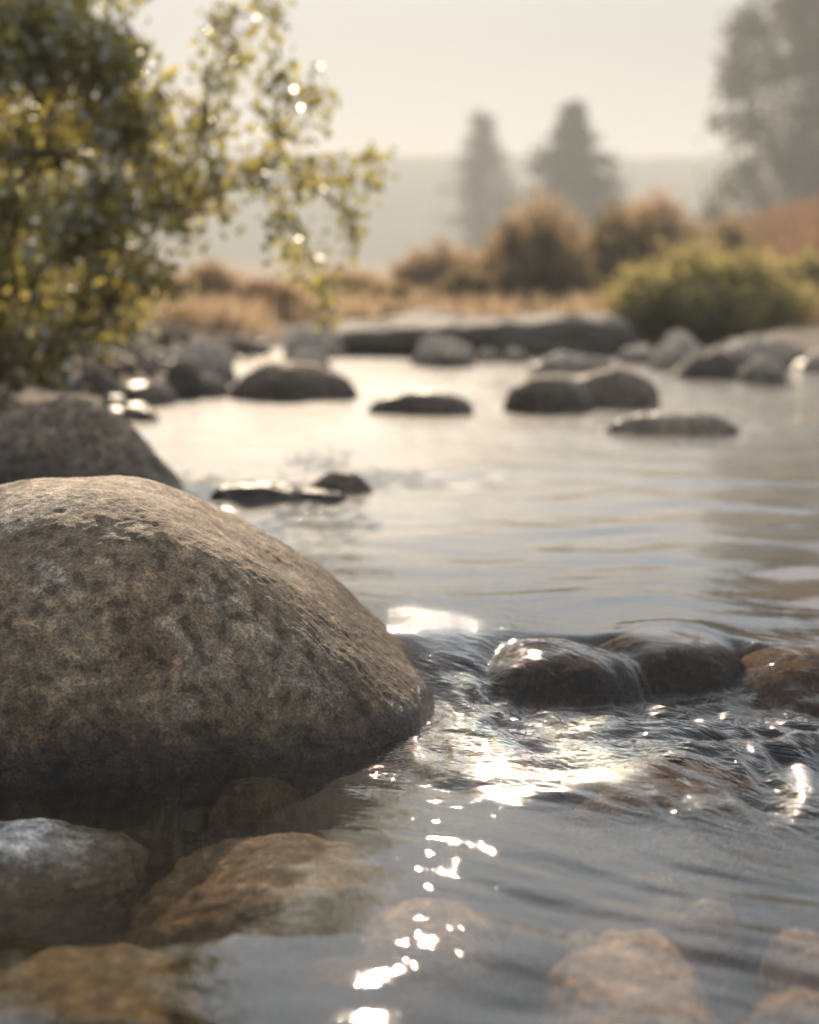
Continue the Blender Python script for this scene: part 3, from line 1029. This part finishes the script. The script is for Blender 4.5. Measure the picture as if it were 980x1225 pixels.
def bush(name, label, u, vtop, vbase, wpx, Y, mat, seed, leaf=(0.13, 0.05), n=5200, upright=0.8, depth=0.8):
    """A mound of leafy stems springing from the ground."""
    rng = np.random.default_rng(seed)
    x, zt = at_depth(u, vtop, Y)
    zg = float(bank_height(np.array([x]), np.array([Y]))[0]) - 0.05
    root = empty(name, (x, Y, zg))
    tag(root, label, 'bush', 'bushes along the far bank')
    H = zt - zg
    Wm = wpx / FPX * Y * 0.5
    ns = 70
    st, C, D, T = [], [], [], []
    for i in range(ns):
        a = rng.uniform(0, 2 * math.pi)
        q = rng.uniform(0, 1) ** 0.5
        hgt = H * math.sqrt(max(0.05, 1 - (q * 0.93) ** 2)) * rng.uniform(0.55, 1.06)
        e = np.array([math.cos(a) * Wm * q, math.sin(a) * Wm * q * depth, hgt])
        b = e * np.array([0.35, 0.35, 0])
        p, r = limb(b, e, 0.02, 0.004, -0.05, 6, 0.04, rng)
        st.append((p, r))
        nl = n // ns
        s = rng.uniform(0.05, 1, nl) ** 0.7
        pts = b + (e - b) * s[:, None] + rng.normal(size=(nl, 3)) * Wm * 0.10
        pts[:, 2] = np.maximum(pts[:, 2], 0.02)
        C.append(pts)
        dd = rng.normal(size=(nl, 3)) * 0.7 + (e - b) / (np.linalg.norm(e - b) + 1e-6) * upright
        D.append(dd)
        T.append(np.clip(rng.normal(0.5, 0.2) + rng.normal(0, 0.2, nl), 0, 1))
    V, F, tt = leaves(np.concatenate(C), leaf[0], leaf[1], 0, np.concatenate(T), np.concatenate(D), rng)
    mesh_object('foliage', V, F, mat, root, smooth=False, attr={'tint': tt})
    v, f = tubes(st, 4)
    mesh_object('stems', v, f, M_BARK, root)


bush('bush', 'rounded yellow green shrub overhanging the right bank rocks', 845, 310, 418, 235, 17.6, M_SHRUB, 401, (0.17, 0.035), 14000)
bush('bush', 'olive brown bush on the far bank below the dark conifer', 640, 262, 372, 140, 21, M_BUSH, 402, (0.15, 0.05), 8000)
bush('bush', 'tall tan bush on the far bank next to the green shrub', 748, 250, 370, 125, 22.5, M_BUSH, 403, (0.15, 0.05), 8000)
bush('bush', 'low dark bush at the left end of the row on the far bank', 555, 322, 385, 80, 20, M_BUSH, 404, (0.13, 0.05), 4500)
bush('bush', 'dark olive bush at the right edge beside the green shrub', 965, 305, 400, 130, 19.5, M_SHRUB, 405, (0.14, 0.04), 7000)
bush('bush', 'brown bush between the olive and tan bushes', 700, 290, 372, 90, 23, M_RED, 406, (0.14, 0.05), 4500)
bush('bush', 'small dark bush behind the left end of the long ledge', 470, 345, 392, 80, 19.5, M_BUSH, 407, (0.12, 0.05), 3500)
bush('bush', 'brown bush on the left bank among the dry grass', 320, 345, 400, 90, 18.5, M_RED, 408, (0.12, 0.05), 3500)
bush('bush', 'pale bush under the tall hazy tree', 860, 262, 340, 110, 33, M_BUSH, 409, (0.2, 0.07), 5000)


bush('bush', 'tall tan grass clump behind the pale rocks of the left bank', 250, 330, 405, 70, 19, M_GRASS, 410, (0.3, 0.03), 3500, 1.2)
bush('bush', 'feathery tan clump left of the small dark bush on the far bank', 415, 338, 395, 75, 20.5, M_GRASS, 411, (0.3, 0.03), 3500, 1.2)
bush('bush', 'dark brown clump at the water side behind the leafy tree', 205, 352, 410, 60, 17.8, M_RED, 412, (0.14, 0.05), 2500)
bush('bush', 'wide feathery tan clump in front of the thin faint conifer', 530, 305, 385, 110, 24, M_GRASS, 413, (0.34, 0.035), 5000, 1.2)
bush('bush', 'pale feathery grass clump crowning the olive brown bush', 655, 250, 350, 130, 25, M_GRASS, 414, (0.36, 0.035), 6000, 1.2)
bush('bush', 'pale feathery grass clump behind the tall tan bush', 780, 245, 340, 130, 26, M_GRASS, 415, (0.36, 0.035), 6000, 1.2)


def grass():
    rng = np.random.default_rng(77)
    C, D, T, Ls = [], [], [], []
    n = 1500
    Y = 14.6 + 25 * rng.uniform(0, 1, n) ** 1.5
    X = (rng.uniform(-0.30, 0.36, n)) * Y
    Zg = bank_height(X, Y)
    ok = (Zg > 0.20) & ((Y > 17.2) | (X < -1.6))
    X, Y, Zg = X[ok], Y[ok], Zg[ok]
    for x, y, z in zip(X, Y, Zg):
        k = 26
        pts = np.stack([x + rng.normal(0, 0.16, k), y + rng.normal(0, 0.16, k), np.full(k, z - 0.03)], 1)
        C.append(pts)
        d = rng.normal(size=(k, 3)) * 0.28
        d[:, 2] = 1
        D.append(d)
        T.append(np.clip(rng.normal(0.5, 0.2) + rng.normal(0, 0.2, k), 0, 1))
    V, F, tt = leaves(np.concatenate(C), 0.34, 0.03, 0, np.concatenate(T), np.concatenate(D), rng)
    o = mesh_object('grass', V, F, M_GRASS, smooth=False, attr={'tint': tt})
    tag(o, 'tall dry tan grass covering the far bank', 'grass', kind='stuff')


grass()


def heath():
    rng = np.random.default_rng(78)
    n = 4200
    Y = rng.uniform(20, 62, n)
    X = rng.uniform(0.13, 0.42, n) * Y
    Zg = bank_height(X, Y)
    ok = X > 4.4
    X, Y, Zg = X[ok], Y[ok], Zg[ok]
    k = 24
    m = len(X)
    C = np.stack([np.repeat(X, k) + rng.normal(0, 0.35, m * k), np.repeat(Y, k) + rng.normal(0, 0.35, m * k), np.repeat(Zg, k) + rng.uniform(0, 0.5, m * k)], 1)
    D = rng.normal(size=(m * k, 3)) * 0.5
    D[:, 2] += 0.8
    T = np.clip(np.repeat(rng.normal(0.5, 0.25, m), k) + rng.normal(0, 0.15, m * k), 0, 1)
    V, F, tt = leaves(C, 0.22, 0.06, 0, T, D, rng)
    o = mesh_object('undergrowth', V, F, M_RED, smooth=False, attr={'tint': tt})
    tag(o, 'russet heath covering the slope of the right bank', 'undergrowth', kind='stuff')


heath()

def gravel():
    """Small stones strewn over the bed of the shallows and the left bank."""
    rng = np.random.default_rng(91)
    V0, F0 = icosphere(5)
    Vs, Fs, base = [], [], 0
    n = 0
    while n < 900:
        if rng.uniform() < 0.55:
            y = rng.uniform(1.5, 2.95)
            x = rng.uniform(-0.6, 0.95) * y * 0.5
            r = rng.uniform(0.008, 0.035)
        else:
            y = rng.uniform(8, 15.5)
            x = -rng.uniform(0.9, 3.4)
            r = rng.uniform(0.03, 0.12)
        z = float(bank_height(np.array([x]), np.array([y]))[0])
        sc = r * rng.uniform(0.6, 1.2, 3) * np.array([1, 1, 0.65])
        P = V0 * (1 + 0.16 * noise3(V0 * 1.6 + n * 3.7, 5))[:, None] * sc
        a = rng.uniform(0, 6.28)
        P = np.stack([P[:, 0] * math.cos(a) - P[:, 1] * math.sin(a), P[:, 0] * math.sin(a) + P[:, 1] * math.cos(a), P[:, 2]], 1)
        Vs.append(P + np.array([x, y, z + sc[2] * 0.5]))
        Fs.append(F0 + base)
        base += len(V0)
        n += 1
    o = mesh_object('gravel', np.concatenate(Vs), np.concatenate(Fs), M_MID)
    tag(o, 'small river gravel strewn over the bed and the left bank', 'gravel', kind='stuff')


gravel()

# ------------------------------------------------------------------ haze, sky, sun, camera
SUN_EL, SUN_AZ = 26.5, -4.6                       # azimuth measured to the right of straight ahead (+Y)


def haze():
    x, y0, y1, z0, z1 = 800, -12, 830, -3, 58
    V = [(-x, y0, z0), (x, y0, z0), (x, y1, z0), (-x, y1, z0), (-x, y0, z1), (x, y0, z1), (x, y1, z1), (-x, y1, z1)]
    F = [(3, 2, 1, 0), (4, 5, 6, 7), (0, 1, 5, 4), (1, 2, 6, 5), (2, 3, 7, 6), (3, 0, 4, 7)]
    m = bpy.data.materials.new('haze')
    t = NT(m)
    pv = t.n('ShaderNodeVolumePrincipled')
    pv.inputs['Color'].default_value = (0.88, 0.90, 0.90, 1)
    pv.inputs['Density'].default_value = 0.0018
    pv.inputs['Anisotropy'].default_value = 0.2
    t.out(vol=pv.outputs[0])
    o = mesh_object('haze', V, F, m, smooth=False)
    tag(o, 'pale morning haze over the valley', 'haze', kind='stuff')


haze()

w = bpy.data.worlds.new('World')
scene.world = w
w.use_nodes = True
nt = w.node_tree
bg = nt.nodes['Background']
sky = nt.nodes.new('ShaderNodeTexSky')
sky.sky_type = 'NISHITA'
sky.sun_disc = False
sky.sun_elevation = R(SUN_EL)
sky.sun_rotation = R(SUN_AZ)
sky.air_density = 1.0
sky.dust_density = 1.2
sky.ozone_density = 2.5
veil_fill = nt.nodes.new('ShaderNodeMix')             # thin haze evening the sky, plus an added bright upper band filling the shade
veil_fill.data_type = 'RGBA'
veil_fill.inputs[0].default_value = 0.78
tc = nt.nodes.new('ShaderNodeTexCoord')
sx = nt.nodes.new('ShaderNodeSeparateXYZ')
nt.links.new(tc.outputs['Generated'], sx.inputs[0])
vr = nt.nodes.new('ShaderNodeValToRGB')
vr.color_ramp.elements[0].position = 0.0
vr.color_ramp.elements[0].color = (0.375, 0.380, 0.375, 1)
vr.color_ramp.elements[1].position = 0.75
vr.color_ramp.elements[1].color = (0.85, 0.92, 0.99, 1)
e = vr.color_ramp.elements.new(0.14)
e.color = (0.385, 0.392, 0.397, 1)
e = vr.color_ramp.elements.new(0.34)
e.color = (1.04, 1.22, 1.40, 1)
nt.links.new(sx.outputs['Z'], vr.inputs[0])
vs_ = nt.nodes.new('ShaderNodeVectorMath')
vs_.operation = 'SCALE'
vs_.inputs['Scale'].default_value = 11.0
nt.links.new(vr.outputs[0], vs_.inputs[0])
nt.links.new(vs_.outputs[0], veil_fill.inputs[7])
nt.links.new(sky.outputs[0], veil_fill.inputs[6])
nt.links.new(veil_fill.outputs[2], bg.inputs[0])
bg.inputs[1].default_value = 0.057

sun = bpy.data.lights.new('sun', 'SUN')
sun.energy = 5.0
sun.angle = R(0.5)
sun.color = (1.0, 0.80, 0.58)
so = bpy.data.objects.new('sun', sun)
COL.objects.link(so)
sd = Vector((math.sin(R(SUN_AZ)) * math.cos(R(SUN_EL)), math.cos(R(SUN_AZ)) * math.cos(R(SUN_EL)), math.sin(R(SUN_EL))))
so.rotation_euler = sd.to_track_quat('Z', 'Y').to_euler()
so.location = (0, 0, 30)

cam = bpy.data.cameras.new('camera')
co = bpy.data.objects.new('camera', cam)
COL.objects.link(co)
co.location = (0, 0, CAM_H)
co.rotation_euler = (math.pi / 2 - PITCH, 0, 0)
cam.sensor_fit = 'VERTICAL'
cam.sensor_height = 36.0
cam.lens = FPX / 1225.0 * 36.0
cam.clip_end = 2000
cam.clip_start = 0.05
cam.dof.use_dof = True
cam.dof.focus_distance = 2.74
cam.dof.aperture_fstop = cam.lens / 1000.0 / 0.029
cam.dof.aperture_blades = 0
scene.camera = co

scene.render.engine = 'CYCLES'
cy = scene.cycles
cy.use_denoising = True
cy.max_bounces = 8
cy.diffuse_bounces = 5
cy.glossy_bounces = 3
cy.transmission_bounces = 4
cy.transparent_max_bounces = 12
cy.volume_bounces = 1
cy.caustics_reflective = False
cy.caustics_refractive = False
cy.sample_clamp_indirect = 6.0
vs = scene.view_settings
vs.view_transform = 'Standard'
vs.look = 'None'
vs.gamma = 1.0
vs.use_curve_mapping = False
vs.exposure = 0.46
